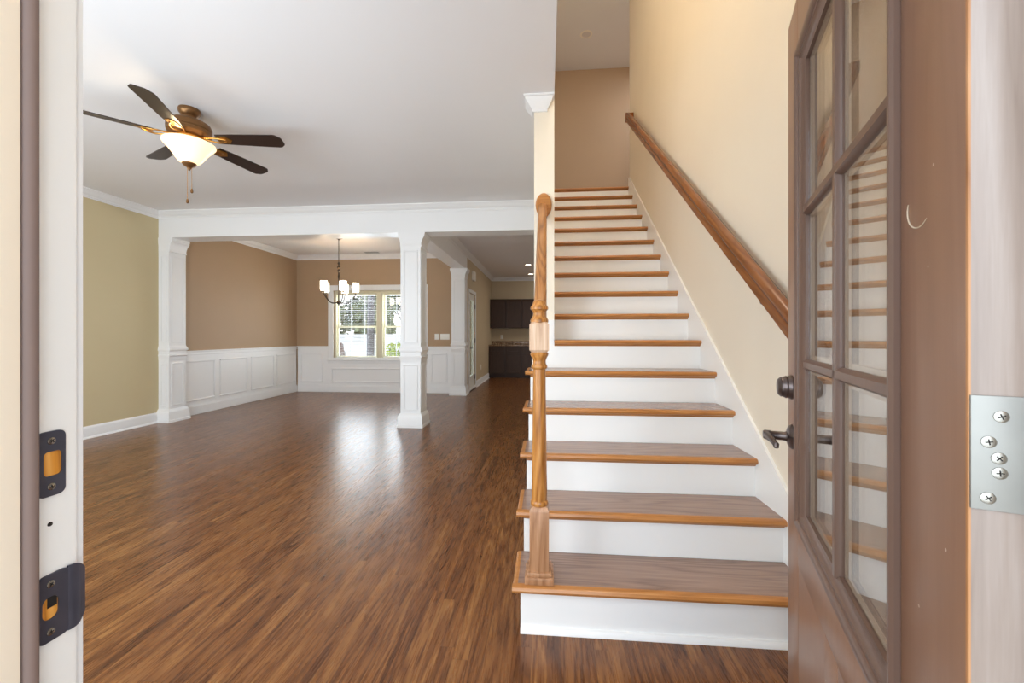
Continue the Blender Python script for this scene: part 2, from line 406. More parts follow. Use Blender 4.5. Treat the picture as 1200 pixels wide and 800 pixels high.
struct(b.build('wall_stair_left', 'cream'), 'cream wall end left of the stairs carrying the rosette', 'wall')
struct(MB().box(XR, XR+.12, YF0, 5.30, 0, UZ).build('wall_stair_right', 'cream'), 'tall cream wall right of the stairs carrying the long handrail', 'wall')
struct(MB().box(XW, 3.0, 6.75, 6.87, CZ, UZ).build('wall_landing', 'landing'), 'tan upstairs wall beyond the top step', 'wall')
struct(MB().box(XR+.12, 3.0, 5.18, 5.30, LAND-.2, UZ).build('wall_landing_front', 'landing'), 'tan upstairs wall beside the landing out of sight', 'wall')
struct(MB().box(3.0, 3.1, 5.2, 6.87, LAND-.2, UZ).build('wall_landing_end', 'landing'), 'tan upstairs end wall out of sight', 'wall')
DX0, DX1, DZT = -.49, .425, 2.075                # front doorway
b = MB()
xs = [XL-.12, -4.65, -3.15, -2.6, -1.1, DX0-.04]
b.box(xs[0], xs[1], YF0, YF1, 0, CZ); b.box(xs[2], xs[3], YF0, YF1, 0, CZ); b.box(xs[4], xs[5], YF0, YF1, 0, CZ)
for a0, a1 in ((xs[1], xs[2]), (xs[3], xs[4])):
    b.box(a0, a1, YF0, YF1, 0, .65); b.box(a0, a1, YF0, YF1, 2.25, CZ)
b.box(DX0-.04, DX1+.04, YF0, YF1, DZT+.04, CZ); b.box(DX1+.04, XR, YF0, YF1, 0, CZ); b.box(XW-.14, XR, YF0, YF1, CZ, UZ)
struct(b.build('wall_front', 'cream'), 'cream front wall around the entrance doorway', 'wall')

# crown mouldings
CR = [(0, 0), (.075, 0), (.075, -.012), (.066, -.018), (.055, -.038), (.036, -.058), (.020, -.068), (.016, -.08), (.010, -.083), (.010, -.095), (0, -.095)]
def crown(mb, side, w, a, b2, z=CZ):
    """side: direction the moulding faces"""
    if side == '+x': mb.prism([(w+d, z+e) for d, e in CR], 'Y', a, b2)
    if side == '-x': mb.prism([(w-d, z+e) for d, e in CR], 'Y', a, b2)
    if side == '+y': mb.prism([(w+d, z+e) for d, e in CR], 'X', a, b2)
    if side == '-y': mb.prism([(w-d, z+e) for d, e in CR], 'X', a, b2)
    return mb
struct(crown(MB(), '+x', XL, YF1, BY0).build('trim_1', 'white'), 'white crown moulding on the yellow-beige living room wall', 'crown moulding')
struct(crown(MB(), '-y', BY0, XL, -.09).build('trim_2', 'white'), 'white crown moulding along the top of the wide header', 'crown moulding')
c = MB(); crown(c, '+x', XL, BY1, YB); crown(c, '-y', YB, XL, -1.86); crown(c, '+y', BY1, XL, -1.86)
struct(c.build('trim_3', 'white'), 'white crown moulding round the dining room', 'crown moulding')
c = MB(); crown(c, '+x', -1.60, BY1, 11.8); crown(c, '-y', 11.8, -1.60, 2.9)
struct(c.build('trim_4', 'white'), 'white crown moulding along the hall and kitchen', 'crown moulding')
# crown return on the wall end beside the stairs
c = MB()
rings = []
for d, e in [(.0, -.095), (.012, -.095), (.014, -.078), (.03, -.062), (.05, -.036), (.062, -.014), (.07, -.012), (.07, 0)]:
    xr = XW-.058+.058*d/.07
    rings.append([(-.09-d, YW-d, CZ+e), (xr, YW-d, CZ+e), (xr, YW+.1, CZ+e), (-.09-d, YW+.1, CZ+e)])
c.loft(rings, smooth=False)
struct(c.build('trim_5', 'white'), 'white crown moulding capping the wall end beside the stairs', 'crown moulding')
# headers
struct(MB().box(XL, -.09, BY0, BY1, BZ, CZ).build('trim_6', 'white'), 'wide white header spanning living room to stair wall', 'beam')
struct(MB().box(-1.86, -1.60, BY1, YB, BZ, CZ).build('trim_7', 'white'), 'white header running back from middle column to hall', 'beam')

# ------------------------------------------------------------------ columns
def column(name, label, x0, x1, y0, y1, sides):
    """square boxed column; sides: faces that show ('f' front -y, 'r' right +x, 'l' left -x, 'b' back +y)"""
    L = 0
    cx, cy = x0, y0
    t = thing(name, label, 'column', ((x0+x1)/2, (y0+y1)/2, 0))
    ox, oy = (x0+x1)/2, (y0+y1)/2
    X0, X1, Ya, Yb = x0-ox, x1-ox, y0-oy, y1-oy
    def grow(d, k=1.0):
        return (X0-(d*(.5+.5*k) if 'l' in sides else 0), X1+(d if 'r' in sides else 0), Ya-(d*k if 'f' in sides else 0), Yb+(d*k if 'b' in sides else 0))
    def ring(d, z, k=1.0):
        a, b_, c_, d_ = grow(d, k); return [(a, c_, z), (b_, c_, z), (b_, d_, z), (a, d_, z)]
    MB().loft([ring(0, .15), ring(0, BZ-.001)], smooth=False).build('shaft', 'white', t)
    MB().loft([ring(d, z) for d, z in ((.04, 0), (.04, .03), (.03, .034), (.03, .135), (.024, .15), (.012, .17), (.002, .18))], smooth=False).build('plinth', 'white', t)
    MB().loft([ring(d, z, .4) for d, z in ((.002, .83), (.006, .84), (.008, .88), (.022, .895), (.022, .905), (.004, .91), (.004, .955), (.026, .965), (.03, .985), (.018, 1.0), (.008, 1.015), (.002, 1.03))], smooth=False).build('chair_rail_band', 'white', t)
    MB().loft([ring(d, z, .12) for d, z in ((.002, 2.29), (.012, 2.295), (.012, 2.315), (.006, 2.32), (.010, 2.35), (.024, 2.39), (.044, 2.42), (.05, 2.425), (.05, 2.445), (.056, 2.45), (.056, BZ-.001))], smooth=False).build('capital', 'white', t)
    for s in sides:
        for za, zb in ((.215, .80), (1.07, 2.25)):
            m = MB()
            if s in 'fb':
                y = Ya-.008 if s == 'f' else Yb
                m.frame(X0+.035, X1-.035, za, zb, .02, y, y+.008, .003)
            else:
                x = X1 if s == 'r' else X0-.008
                m.frame(Ya+.035, Yb-.035, za, zb, .02, x, x+.008, .003, 'YZ')
            m.build('panel_moulding', 'white', t)
    return t
column('column', 'free-standing white square column in the middle of the opening', -1.86, -1.60, BY0, BY1, 'flrb')
column('column', 'white half column against the yellow-beige left wall', XL, -5.05, BY0, BY1, 'frb')
column('column', 'white half column at the back between dining room and hall', -1.86, -1.60, 7.90, YB, 'flr')

# ------------------------------------------------------------------ wainscot and baseboards
def wainscot(name, label, wall, a0, a1, panels, gaps=()):
    """wall 'x': on XL facing +x, spans y; wall 'y': on YB facing -y, spans x"""
    t = thing(name, label, 'wainscot', kind='structure')
    spans = []
    cur = a0
    for g0, g1 in gaps: spans.append((cur, g0)); cur = g1
    spans.append((cur, a1))
    def B(mb, p0, p1, d0, d1, z0, z1, bev=.003):
        if wall == 'x': mb.box(XL+d0, XL+d1, p0, p1, z0, z1, bev, None, 1)
        else: mb.box(p0, p1, YB-d1, YB-d0, z0, z1, bev, None, 1)
    m = MB()
    for p0, p1 in spans: B(m, p0, p1, 0, .012, .10, .93, 0)
    for g0, g1 in gaps: B(m, g0, g1, 0, .012, .10, WZ0-.06, 0)
    m.build('wainscot_board', 'white', t)
    m = MB(); B(m, a0, a1, .012, .028, 0, .125); B(m, a0, a1, .012, .022, .125, .145); m.build('baseboard_moulding', 'white', t)
    m = MB()
    for p0, p1 in spans: B(m, p0, p1, .0, .034, .925, .945, .004); B(m, p0, p1, .012, .022, .88, .925)
    m.build('chair_rail_cap', 'white', t)
    for p0, p1, z0, z1 in panels:
        m = MB()
        if wall == 'x': m.frame(p0, p1, z0, z1, .028, XL+.012, XL+.026, .006, 'YZ')
        else: m.frame(p0, p1, z0, z1, .028, YB-.026, YB-.012, .006)
        m.build('panel_moulding', 'white', t)
    return t
wainscot('trim_8', 'white panelled wainscot along the tan dining side wall', 'x', BY1, YB-.03,
         [(5.44, 6.03, .20, .80), (6.12, 6.73, .20, .80), (6.815, 7.43, .20, .80), (7.50, 8.10, .20, .80)])
wainscot('trim_9', 'white panelled wainscot under the dining room window', 'y', XL+.03, -1.86,
         [(-5.10, -4.62, .20, .80), (-4.44, -2.48, .20, .50), (-2.34, -2.00, .20, .80)], gaps=((WX0-.115, WX1+.115),))
def base_prof(mb, kind, w, a, b2, sgn=1):
    pr = [(0, 0), (.016, 0), (.016, .11), (.012, .125), (.006, .135), (.004, .14), (0, .14)]
    sh = [(.016, 0), (.03, 0), (.028, .012), (.022, .02), (.016, .022)]
    for q in (pr, sh):
        pts = [(w+sgn*d, z) for d, z in q]
        mb.prism(pts, 'Y' if kind == 'x' else 'X', a, b2)
    return mb
struct(base_prof(MB(), 'x', XL, YF1, BY0-.04).build('baseboard_left', 'white'), 'white baseboard under the yellow-beige left wall', 'baseboard')
struct(base_prof(MB(), 'x', -1.60, HD1+.075, 11.17).build('baseboard_hall', 'white'), 'white baseboard on the hall wall before the kitchen', 'baseboard')
struct(base_prof(MB(), 'x', XR, YF1, 1.62, -1).build('baseboard_right', 'white'), 'white baseboard behind the open brown door', 'baseboard')
struct(MB().box(-.09, XW, YW-.014, YW, 5*H, 1.28, .003).build('baseboard_stair', 'white'), 'white base block on the wall end beside step six', 'baseboard')

# ------------------------------------------------------------------ staircase
st = thing('staircase', 'straight staircase with white risers and brown oak treads', 'stairs', (0, Y0, 0))
for k in range(1, 17):
    y = (k-1)*D; z = k*H
    open_ = k <= 5
    xl = XT0+.022 if open_ else XW
    x_end = XT1
    # riser
    MB().box(-.105 if k <= 6 else XW, x_end, y+.032, y+.05, (k-1)*H, z-.028).build('riser', 'riser', st)
    dep = D+.03 if k < 16 else .14
    tr = MB().box(xl, x_end, y+.03, y+dep, z-.028, z, .0)
    tro = tr.build('tread', 'tread', st)
    m = MB()
    nose = [(y+.03, z), (y+.012, z), (y+.004, z-.004), (y, z-.014), (y+.004, z-.024), (y+.012, z-.028), (y+.03, z-.028)]
    m.prism(nose, 'X', XT0 if open_ else XW, x_end)
    if open_:
        side = [(XT0+.022, z), (XT0+.012, z), (XT0+.004, z-.004), (XT0, z-.014), (XT0+.004, z-.024), (XT0+.012, z-.028), (XT0+.022, z-.028)]
        m.prism(side, 'Y', y+.03, y+D+.028 if k < 5 else y+D+.02)
    no = m.build('nosing', 'nosing', tro); no['label'] = 'lighter orange-brown rounded nosing'
    # small cove under the nosing
    MB().prism([(y+.032, z-.028), (y+.02, z-.028), (y+.024, z-.036), (y+.032, z-.042)], 'X', -.105 if open_ else XW, x_end).build('cove_moulding', 'nosing', st)
# shoe moulding at floor
MB().prism([(.032, 0), (.014, 0), (.016, .012), (.022, .02), (.032, .022)], 'X', -.105, XT1).build('shoe_moulding', 'riser', st)
# outer stringer (stepped) under the open ends
pts = [(.032, 0)]
for k in range(1, 7):
    pts.append(((k-1)*D+.032, k*H-.028 if k < 6 else 5*H+.16)); pts.append((min(k*D+.032, YW-Y0), k*H-.028 if k < 6 else 5*H+.16))
pts = [(.05, 0)]
for k in range(1, 6):
    pts.append(((k-1)*D+.05, k*H-.028)); pts.append((k*D+.05 if k < 5 else YW-Y0, k*H-.028))
pts.append((YW-Y0, 0))
MB().prism(pts, 'X', -.105, -.085).build('outer_stringer', 'riser', st)
sl = H/D
def nz_(y): return H+(y)*sl
pts = [(.03, 0), (.4, 0), (3.70, 2.60), (3.70, nz_(3.66)+.11), (3.66, nz_(3.66)+.11), (.03, nz_(.03)+.11)]
MB().prism(pts, 'X', XT1, XT1+.0149).build('wall_skirtboard', 'riser', st)

# newel post on the first tread
nw = thing('newel_post', 'turned oak newel post standing on the bottom step', 'newel post', (-.031, 1.674, H))
m = MB(); m.box(-.0575, .0575, -.0575, .0575, 0, .028, .003); m.box(-.050, .050, -.050, .050, .028, .044, .004)
m.build('plinth_block', 'baseoak', nw)
m = MB(); m.box(-.0385, .0385, -.0385, .0385, .04, .282, .002)
m.loft([[(-a, -a, z), (a, -a, z), (a, a, z), (-a, a, z)] for a, z in ((.0385, .28), (.034, .293), (.028, .298))], smooth=False)
m.build('lower_block', 'baseoak', nw)
m = MB()
m.lathe([(.026, .293), (.034, .298), (.036, .306), (.034, .314), (.030, .318), (.031, .335), (.0315, .36), (.030, .45), (.028, .60), (.0262, .75), (.0255, .84), (.0255, .846), (.031, .85), (.033, .856), (.031, .862), (.0265, .868), (.026, .88), (.030, .892), (.036, .902), (.037, .908), (.034, .913), (.028, .918)], seg=36)
m.build('turned_shaft', 'newel', nw)
m = MB(); m.loft([[(-a, -a, z), (a, -a, z), (a, a, z), (-a, a, z)] for a, z in ((.03, .914), (.039, .924), (.039, 1.026), (.03, 1.036))], smooth=False)
ub = m.build('upper_block', 'rawoak', nw); ub['label'] = 'pale unfinished square block'
m = MB(); m.lathe([(.028, 1.03), (.036, 1.036), (.0365, 1.045), (.032, 1.052), (.026, 1.062), (.025, 1.072), (.029, 1.082), (.036, 1.088), (.0365, 1.095), (.033, 1.101), (.029, 1.106), (.027, 1.112), (.024, 1.120), (.016, 1.127), (.002, 1.130)], seg=36)
m.build('turned_finial', 'newel', nw)

# short rail from newel to wall
RP = [(-.029, -.03), (.029, -.03), (.029, -.012), (.024, -.004), (.029, .008), (.028, .02), (.02, .029), (.008, .032), (-.008, .032), (-.02, .029), (-.028, .02), (-.029, .008), (-.024, -.004), (-.029, -.012)]
def rail(p0, p1, prof, name, mat, parent):
    """rail swept from p0 to p1 (equal x), built along its own local y, with plumb-cut ends"""
    p0, p1 = Vector(p0), Vector(p1); d = p1-p0; a = math.atan2(d.z, d.y); L_ = math.hypot(d.y, d.z); k = math.tan(a)
    o = MB().loft([[(q, y+e*k, e) for q, e in prof] for y in (0, L_)], smooth=False).build(name, mat, parent, tuple(p0))
    o.rotation_euler = (a, 0, 0); return o

t = thing('stair_handrail', 'short oak handrail rising from newel post to wall end', 'handrail', (-.031, 1.714, 1.16))
rail((0, 0, 0), (0, YW-.02-1.714, .894), RP, 'rail', 'railnewel', t)
m = MB()
m.loft([[(.008+rx*math.cos(2*PI*i/36), y, .914+rz*math.sin(2*PI*i/36)) for i in range(36)] for rx, rz, y in ((.056, .084, YW-.0145-1.714), (.056, .084, YW-.022-1.714), (.05, .078, YW-.028-1.714), (.046, .073, YW-.032-1.714))], smooth=False)
m.build('rosette', 'nosing', t)

# long wall rail
t = thing('wall_handrail', 'long dark oak handrail fixed to the tall cream wall', 'handrail', (.972, 1.55, 1.098))
L = (0, 5.03-1.55, (5.03-1.55)*.7745)
RP2 = [(-.03, -.045), (.03, -.045), (.03, -.02), (.022, -.008), (.03, .006), (.029, .02), (.02, .031), (.008, .035), (-.008, .035), (-.02, .031), (-.029, .02), (-.03, .006), (-.022, -.008), (-.03, -.02)]
rail((0, 0, 0), L, RP2, 'rail', 'rail', t)
m = MB(); m.box(-.032, .064, L[1]-.0, L[1]+.03, L[2]-.06, L[2]+.05, .006); m.build('end_cap', 'rail', t)
for f in (.12, .5, .88):
    m = MB(); y, z = L[1]*f, L[2]*f
    m.tube([(.0635, y, z-.11), (.02, y, z-.11), (.004, y, z-.10), (0, y, z-.085), (0, y, z-.06)], .007, 8); m.lathe([(.02, 0), (.02, .006)], seg=20, mat=TR(.0575, y, z-.11) @ RY(PI/2))
    m.build('bracket', 'bronze', t)

# ------------------------------------------------------------------ front door (open) and its frame
PHI = math.radians(20.5); W = .91; DT = .045; D0 = .012; DTOP = 2.062
dr = thing('door_1', 'open brown six-pane front door in the right foreground', 'door', (.380, .407, 0), math.atan2(math.cos(PHI), math.sin(PHI)), kind='structure')
LX0, LX1, LZ0, LZ1 = .143, .77, .682, 1.905      # outer edge of the glazed frame
GX0, GX1, GZ0, GZ1 = .183, .730, .715, 1.872     # glass opening
hs = MB().box(0, LX0, -DT, 0, D0, DTOP, .0025, None, 2).build('hinge_stile', ['doorp', 'dooredge', 'barewood'], dr)
hs['label'] = 'wide brown stile with pale weathered hinge edge'
for f in hs.data.polygons:
    if f.normal.x < -.95: f.material_index = 1
    elif f.normal.x < -.25: f.material_index = 2
MB().box(LX1, W, -DT, 0, D0, DTOP, .0025).build('lock_stile', 'doorp', dr)
MB().box(LX0, LX1, -DT, 0, LZ1, DTOP, .001).build('top_rail', 'doorp', dr)
MB().box(LX0, LX1, -DT, 0, .575, LZ0, .001).build('lock_rail', 'doorp', dr)
MB().box(LX0, LX1, -DT, 0, D0, .21, .001).build('bottom_rail', 'doorp', dr)
MB().box(.412, .50, -DT, 0, .21, .575, .001).build('panel_mullion', 'doorp', dr)
for x0, x1 in ((LX0, .412), (.50, LX1)):
    m = MB()
    for sg in (1, -1):
        yb = -DT/2
        def ring(d, y): return [(x0+d, yb+sg*y, .21+d), (x1-d, yb+sg*y, .21+d), (x1-d, yb+sg*y, .575-d), (x0+d, yb+sg*y, .575-d)]
        m.loft([ring(0, DT/2-.001), ring(.006, DT/2-.002), ring(.014, DT/2-.014), ring(.02, DT/2-.014), ring(.05, DT/2-.004), ring(.052, DT/2-.004)], smooth=False)
    m.build('raised_panel', 'doorp', dr)
# glazed frame moulding, both faces
def sticking(mb, x0, x1, z0, z1, inx, prof):
    """moulding swept round a rectangle; prof (inset, y)"""
    rings = [[(x0+d, y, z0+d), (x1-d, y, z0+d), (x1-d, y, z1-d), (x0+d, y, z1-d)] for d, y in prof]
    mb.loft(rings, cap=False, smooth=False)
m = MB()
PF = [(0, -.002), (0, .006), (.004, .010), (.010, .010), (.016, .006), (.018, .002), (.026, .002), (.034, -.008), (.040, -.010), (.040, -.0175)]
sticking(m, LX0, LX1, LZ0, LZ1, 0, PF)
sticking(m, LX0, LX1, LZ0, LZ1, 0, [(d, -DT-y) for d, y in PF])
sticking(m, LX0, LX1, LZ0, LZ1, 0, [(.0, -.002), (.039, -.0175), (.039, -DT+.0175), (.0, -DT+.002)])
m.build('glazing_frame', 'doorin', dr)
VX = (GX0+GX1)/2; HZ = (1.10, 1.487)
MPF = [(-.013, -.0175), (-.013, -.012), (-.007, -.004), (.007, -.004), (.013, -.012), (.013, -.0175), (.013, -DT+.0175), (.013, -DT+.012), (.007, -DT+.004), (-.007, -DT+.004), (-.013, -DT+.012), (-.013, -DT+.0175)]
MB().prism([(VX+a, y) for a, y in MPF], 'Z', GZ0, GZ1).build('muntin', 'doorin', dr)
for z in HZ:
    m = MB()
    m.prism([(y, z+a) for a, y in MPF], 'X', GX0, GX1)
    m.build('muntin', 'doorin', dr)
zs = (GZ0, HZ[0], HZ[1], GZ1); xs = (GX0, VX, GX1)
for i in range(2):
    for j in range(3):
        m = MB()
        for y in (-.0165, -.0285):
            m.box(xs[i]+.001, xs[i+1]-.001, y-.0015, y+.0015, zs[j]+.001, zs[j+1]-.001)
        po = m.build('glass_pane', 'glass', dr)
        # pale spacer bead sealed between the two sheets
        xa, xb, za, zb = xs[i]+.013, xs[i+1]-.013, zs[j]+.013, zs[j+1]-.013
        if i == 0: xa = xs[i]+.001
        if i == 1: xb = xs[i+1]-.001
        if j == 0: za = zs[j]+.001
        if j == 2: zb = zs[j+1]-.001
        s = MB().frame(xa, xb, za, zb, .009, -.0265, -.0185, 0).build('spacer_bead', 'lightbead', po); s['label'] = 'pale spacer strip'
m = MB(); m.tube([(.094+.028*math.cos(a), .0002, 1.318+.024*math.sin(a)) for a in [math.radians(q) for q in range(20, -140, -10)]], [.0003, .0006, .0009, .001, .001, .001, .001, .001, .001, .001, .001, .0009, .0008, .0006, .0005, .0003], 6)
so = m.build('scuff_mark', 'lightbead', dr); so['label'] = 'pale curved scuff'
# deadbolt
db = MB()
SX = W-.066
A = TR(SX, 0, 1.030) @ RX(-PI/2)
db.lathe([(.033, 0), (.034, .004), (.031, .010), (.030, .012), (.031, .016), (.028, .022), (.027, .024), (.0275, .028), (.022, .034), (.018, .036)], seg=32, mat=A)
db.build('deadbolt', 'bronze', dr)
m = MB(); m.lathe([(.03, 0), (.028, .01)], seg=24, mat=TR(SX, -DT, 1.030) @ RX(PI/2)); m.box(SX-.005, SX+.005, -DT-.03, -DT-.008, 1.015, 1.045, .003); m.build('thumb_turn', 'bronze', dr)
for sg, nm in ((1, 'door_handle'), (-1, 'inside_handle')):
    yb = 0 if sg == 1 else -DT
    m = MB(); A = TR(SX, yb, .893) @ RX(-PI/2*sg)
    m.lathe([(.034, 0), (.034, .003), (.030, .008), (.022, .012), (.014, .014), (.012, .018), (.0115, .05), (.013, .053), (.013, .066), (.010, .07)], seg=32, mat=A)
    ho = m.build(nm, 'bronze', dr)
    m = MB()
    yy = yb+sg*.060
    m.tube([(SX+.008, yy, .893), (SX-.02, yy, .893), (SX-.05, yy-sg*.003, .893), (SX-.075, yy-sg*.006, .892), (SX-.09, yy-sg*.010, .887), (SX-.094, yy-sg*.010, .880)], [.0105, .010, .0085, .0075, .0075, .0055], 12)
    m.build('lever', 'bronze', ho)
# hinges on the hinge edge
def hinge_leaf(z0):
    h = MB(); h.box(-.0022, 0.0004, -.0445, -.0015, z0, z0+.102, .0008)
    ho = h.build('hinge_leaf', 'steel', dr); ho['label'] = 'bare steel hinge leaf with crosshead screws'
    for y, z in ((-.021, .084), (-.013, .061), (-.0195, .047), (-.020, .034), (-.0125, .011)):
        m = MB(); A = TR(-.0022, y, z0+z) @ RY(-PI/2)
        m.lathe([(.0054, 0), (.0052, .0006), (.0036, .0010)], seg=20, mat=A)
        n0 = len(m.bm.faces); a = random.uniform(0, 1.2)
        for q in (a, a+PI/2): m.box(-.0026, .0026, -.0004, .0004, -.0001, .0003, mat=TR(-.0032, y, z0+z) @ RY(-PI/2) @ RZ(q))
        m.mark(n0, 1); m.build('screw', ['nickel', 'hole'], ho)
    m = MB(); m.lathe([(.0065, 0), (.0065, .102)], seg=16, mat=TR(-.0055, -DT-.0055, z0)); m.build('hinge_knuckle', 'steel', ho)
hinge_leaf(1.018); hinge_leaf(1.80); hinge_leaf(.18)

# frame: jambs, stops, weatherstrip
fr = thing('trim_10', 'white front door jamb with brown weatherstrip at far left', 'door frame', kind='structure')
m = MB(); m.box(DX0-.04, DX0, .24, YF1+.004, 0, DZT+.04, .0012); m.build('latch_jamb', 'jamb', fr)
m = MB(); m.box(DX1, DX1+.04, .24, YF1+.004, 0, DZT+.04, .0012); m.build('hinge_jamb', 'jamb', fr)
m = MB(); m.box(DX0, DX1, .24, YF1+.004, DZT, DZT+.04); m.build('head_jamb', 'jamb', fr)
so = MB().box(DX0, DX0+.014, .255, .3348, 0, DZT, .002).build('door_stop', 'stopc', fr); so['label'] = 'cream stop strip outside the weatherstrip'
MB().box(DX1-.014, DX1, .255, .335, 0, DZT, .002).build('door_stop', 'stopc', fr)
m = MB()
m.loft([[(DX0+.0062+.0078*math.cos(a), .3435+.0086*math.sin(a), z) for a in [2*PI*i/16 for i in range(16)]] for z in (0, DZT)])
w_ = m.build('weatherstrip', 'rubber', fr); w_['label'] = 'brown rubber bulb weatherstrip'
m = MB(); m.box(DX0-.10, DX0-.006, YF1+.0002, YF1+.016, 0, DZT+.1, .003); m.box(DX1+.006, DX1+.10, YF1+.0002, YF1+.016, 0, DZT+.1, .003); m.box(DX0-.10, DX1+.10, YF1+.0002, YF1+.016, DZT+.006, DZT+.1, .003)
m.build('casing', 'white', fr)

def rrect(w, h, r, n=5):
    pts = []
    for cx, cy, a0 in ((w/2-r, h/2-r, 0), (-w/2+r, h/2-r, PI/2), (-w/2+r, -h/2+r, PI), (w/2-r, -h/2+r, 3*PI/2)):
        for i in range(n+1):
            a = a0+PI/2*i/n; pts.append((cx+r*math.cos(a), cy+r*math.sin(a)))
    return pts
def plate_with_hole(mb, outer, inner, x0, x1):
    """plate in the YZ plane between x0 and x1 with a hole; outer/inner have equal counts"""
    rings = [[(x, a, b_) for a, b_ in pts] for pts, x in ((outer, x0), (outer, x1), (inner, x1), (inner, x0))]
    R = [[mb.bm.verts.new(p) for p in r] for r in rings]; fs = []
    k = len(outer)
    for a, b_ in ((0, 1), (1, 2), (2, 3), (3, 0)):
        for i in range(k): fs.append(mb.bm.faces.new((R[a][i], R[a][(i+1) % k], R[b_][(i+1) % k], R[b_][i])))
    bmesh.ops.recalc_face_normals(mb.bm, faces=fs)
def strike(name, label, y, z, w, h, holew, holeh, hy, lip):
    t = thing(name, label, 'strike plate', (DX0, y, z))
    m = MB(); plate_with_hole(m, rrect(w, h, .006), [(a+hy, b_) for a, b_ in rrect(holew, holeh, .004 if not lip else .006)], .0001, .0022)
    p = m.build('plate', 'blackplate', t)
    if lip:
        m = MB(); rings = []
        for q in range(9):
            u = q/8; y = w/2-.0015+u*.0165; x = .0001+.0012*math.sin(PI*min(1, u*1.3))-.0055*max(0, u-.6)**1.5; hh = h/2*(1-.30*u**3)
            rings.append([(x, y, -hh), (x+.0021, y, -hh), (x+.0021, y, hh), (x, y, hh)])
        m.loft(rings, smooth=False)
        m.build('lip', 'blackplate', t)
    m = MB(); m.prism([(a+hy, b_) for a, b_ in rrect(holew*1.0, holeh*1.0, .004 if not lip else .006)], 'X', .0001, .0008)
    ho = m.build('bolt_hole', 'brass', t); ho['label'] = 'raw orange wood inside the hole'
    if lip:
        m = MB(); m.box(.0009, .0012, hy-.002, hy+holew*.45, 0.0, .0105, .0); m.build('latch_pocket', 'hole', t)
    for sg in (1, -1):
        m = MB(); m.lathe([(.0036, 0), (.0034, .0006), (.002, .0011)], seg=18, mat=TR(.0022, -.0005 if not lip else -.003, sg*(h/2-.0095)) @ RY(PI/2))
        n0 = len(m.bm.faces); a = .5+sg*.3
        for q in (a, a+PI/2): m.box(-.002, .002, -.00035, .00035, 0, .0003, mat=TR(.0033, -.0005 if not lip else -.003, sg*(h/2-.0095)) @ RY(PI/2) @ RZ(q))
        m.mark(n0, 1); m.build('screw', ['nickel', 'hole'], t)
    return t
strike('strike_plate', 'black deadbolt strike plate with square hole, upper one on jamb', .3665, 1.047, .0235, .064, .0155, .024, .001, False)
strike('strike_plate', 'black lipped latch strike plate, lower one on jamb', .3685, .905, .027, .066, .0135, .022, -.003, True)
m = MB(); m.lathe([(.0022, 0), (.002, .0006)], seg=14, mat=TR(0, 0, 0) @ RY(PI/2)); s = m.build('screw', 'hole', None, (DX0, .3665, .987)); tag(s, 'small dark screw in the jamb between the two strike plates', 'screw')

# ------------------------------------------------------------------ dining window
wd = thing('window_1', 'cream double window with muntins in the dining room', 'window', kind='structure')
m = MB(); m.frame(WX0-.11, WX1+.11, WZ0-.06, WZ1+.11, .11, YB-.020, YB, .004); m.build('casing', 'white', wd)
m = MB(); m.box(WX0-.13, WX1+.13, YB-.05, YB-.012, WZ0-.012, WZ0+.012, .004); m.build('window_sill', 'white', wd)
MXC = -3.425
m = MB(); m.frame(WX0, WX1, WZ0, WZ1, .045, YB+.03, YB+.13, .003); m.box(MXC-.062, MXC+.062, YB+.02, YB+.13, WZ0+.04, WZ1-.04, .003); m.build('frame', 'winmull', wd)
for x0, x1 in ((WX0+.045, MXC-.062), (MXC+.062, WX1-.045)):
    zm = 1.345
    for z0, z1, y in ((WZ0+.045, zm+.02, YB+.07), (zm-.02, WZ1-.045, YB+.095)):
        m = MB(); m.frame(x0, x1, z0, z1, .038, y, y+.025, .002); s = m.build('sash', 'winmull', wd)
        m = MB()
        for q in (1, 2):
            xx = x0+(x1-x0)*q/3; m.box(xx-.006, xx+.006, y+.006, y+.02, z0+.038, z1-.038)
        zz = (z0+z1)/2; m.box(x0+.038, x1-.038, y+.005, y+.021, zz-.006, zz+.006)
        m.build('muntin', 'vent', s)
        MB().box(x0+.03, x1-.03, y+.011, y+.015, z0+.03, z1-.03).build('pane', 'glass', s)
for i, (x0, x1) in enumerate(((WX0+.05, MXC-.07), (MXC+.07, WX1-.05))):
    t = thing('window_blind', ('open slatted blind over the window half beside the chandelier', 'open slatted blind over the window half beside the middle column')[i], 'blind', ((x0+x1)/2, YB+.042, WZ1-.05), group='window blinds')
    hw = (x1-x0)/2-.004
    MB().box(-hw, hw, -.02, .02, -.035, 0, .003).build('headrail', 'winmull', t)
    m = MB(); n = 30
    for k in range(n):
        z = -.055-k*(1.25/(n-1)); m.box(-hw, hw, -.018, .018, z-.001, z+.001)
    m.build('slats', 'blind', t)
    MB().box(-hw, hw, -.016, .016, -1.335, -1.315, .003).build('bottom_rail', 'blind', t)
    m = MB()
    for x in (-hw*.6, hw*.6): m.tube([(x, -.019, -.035), (x, -.019, -1.315)], .0012, 6)
    m.build('cord', 'blind', t)

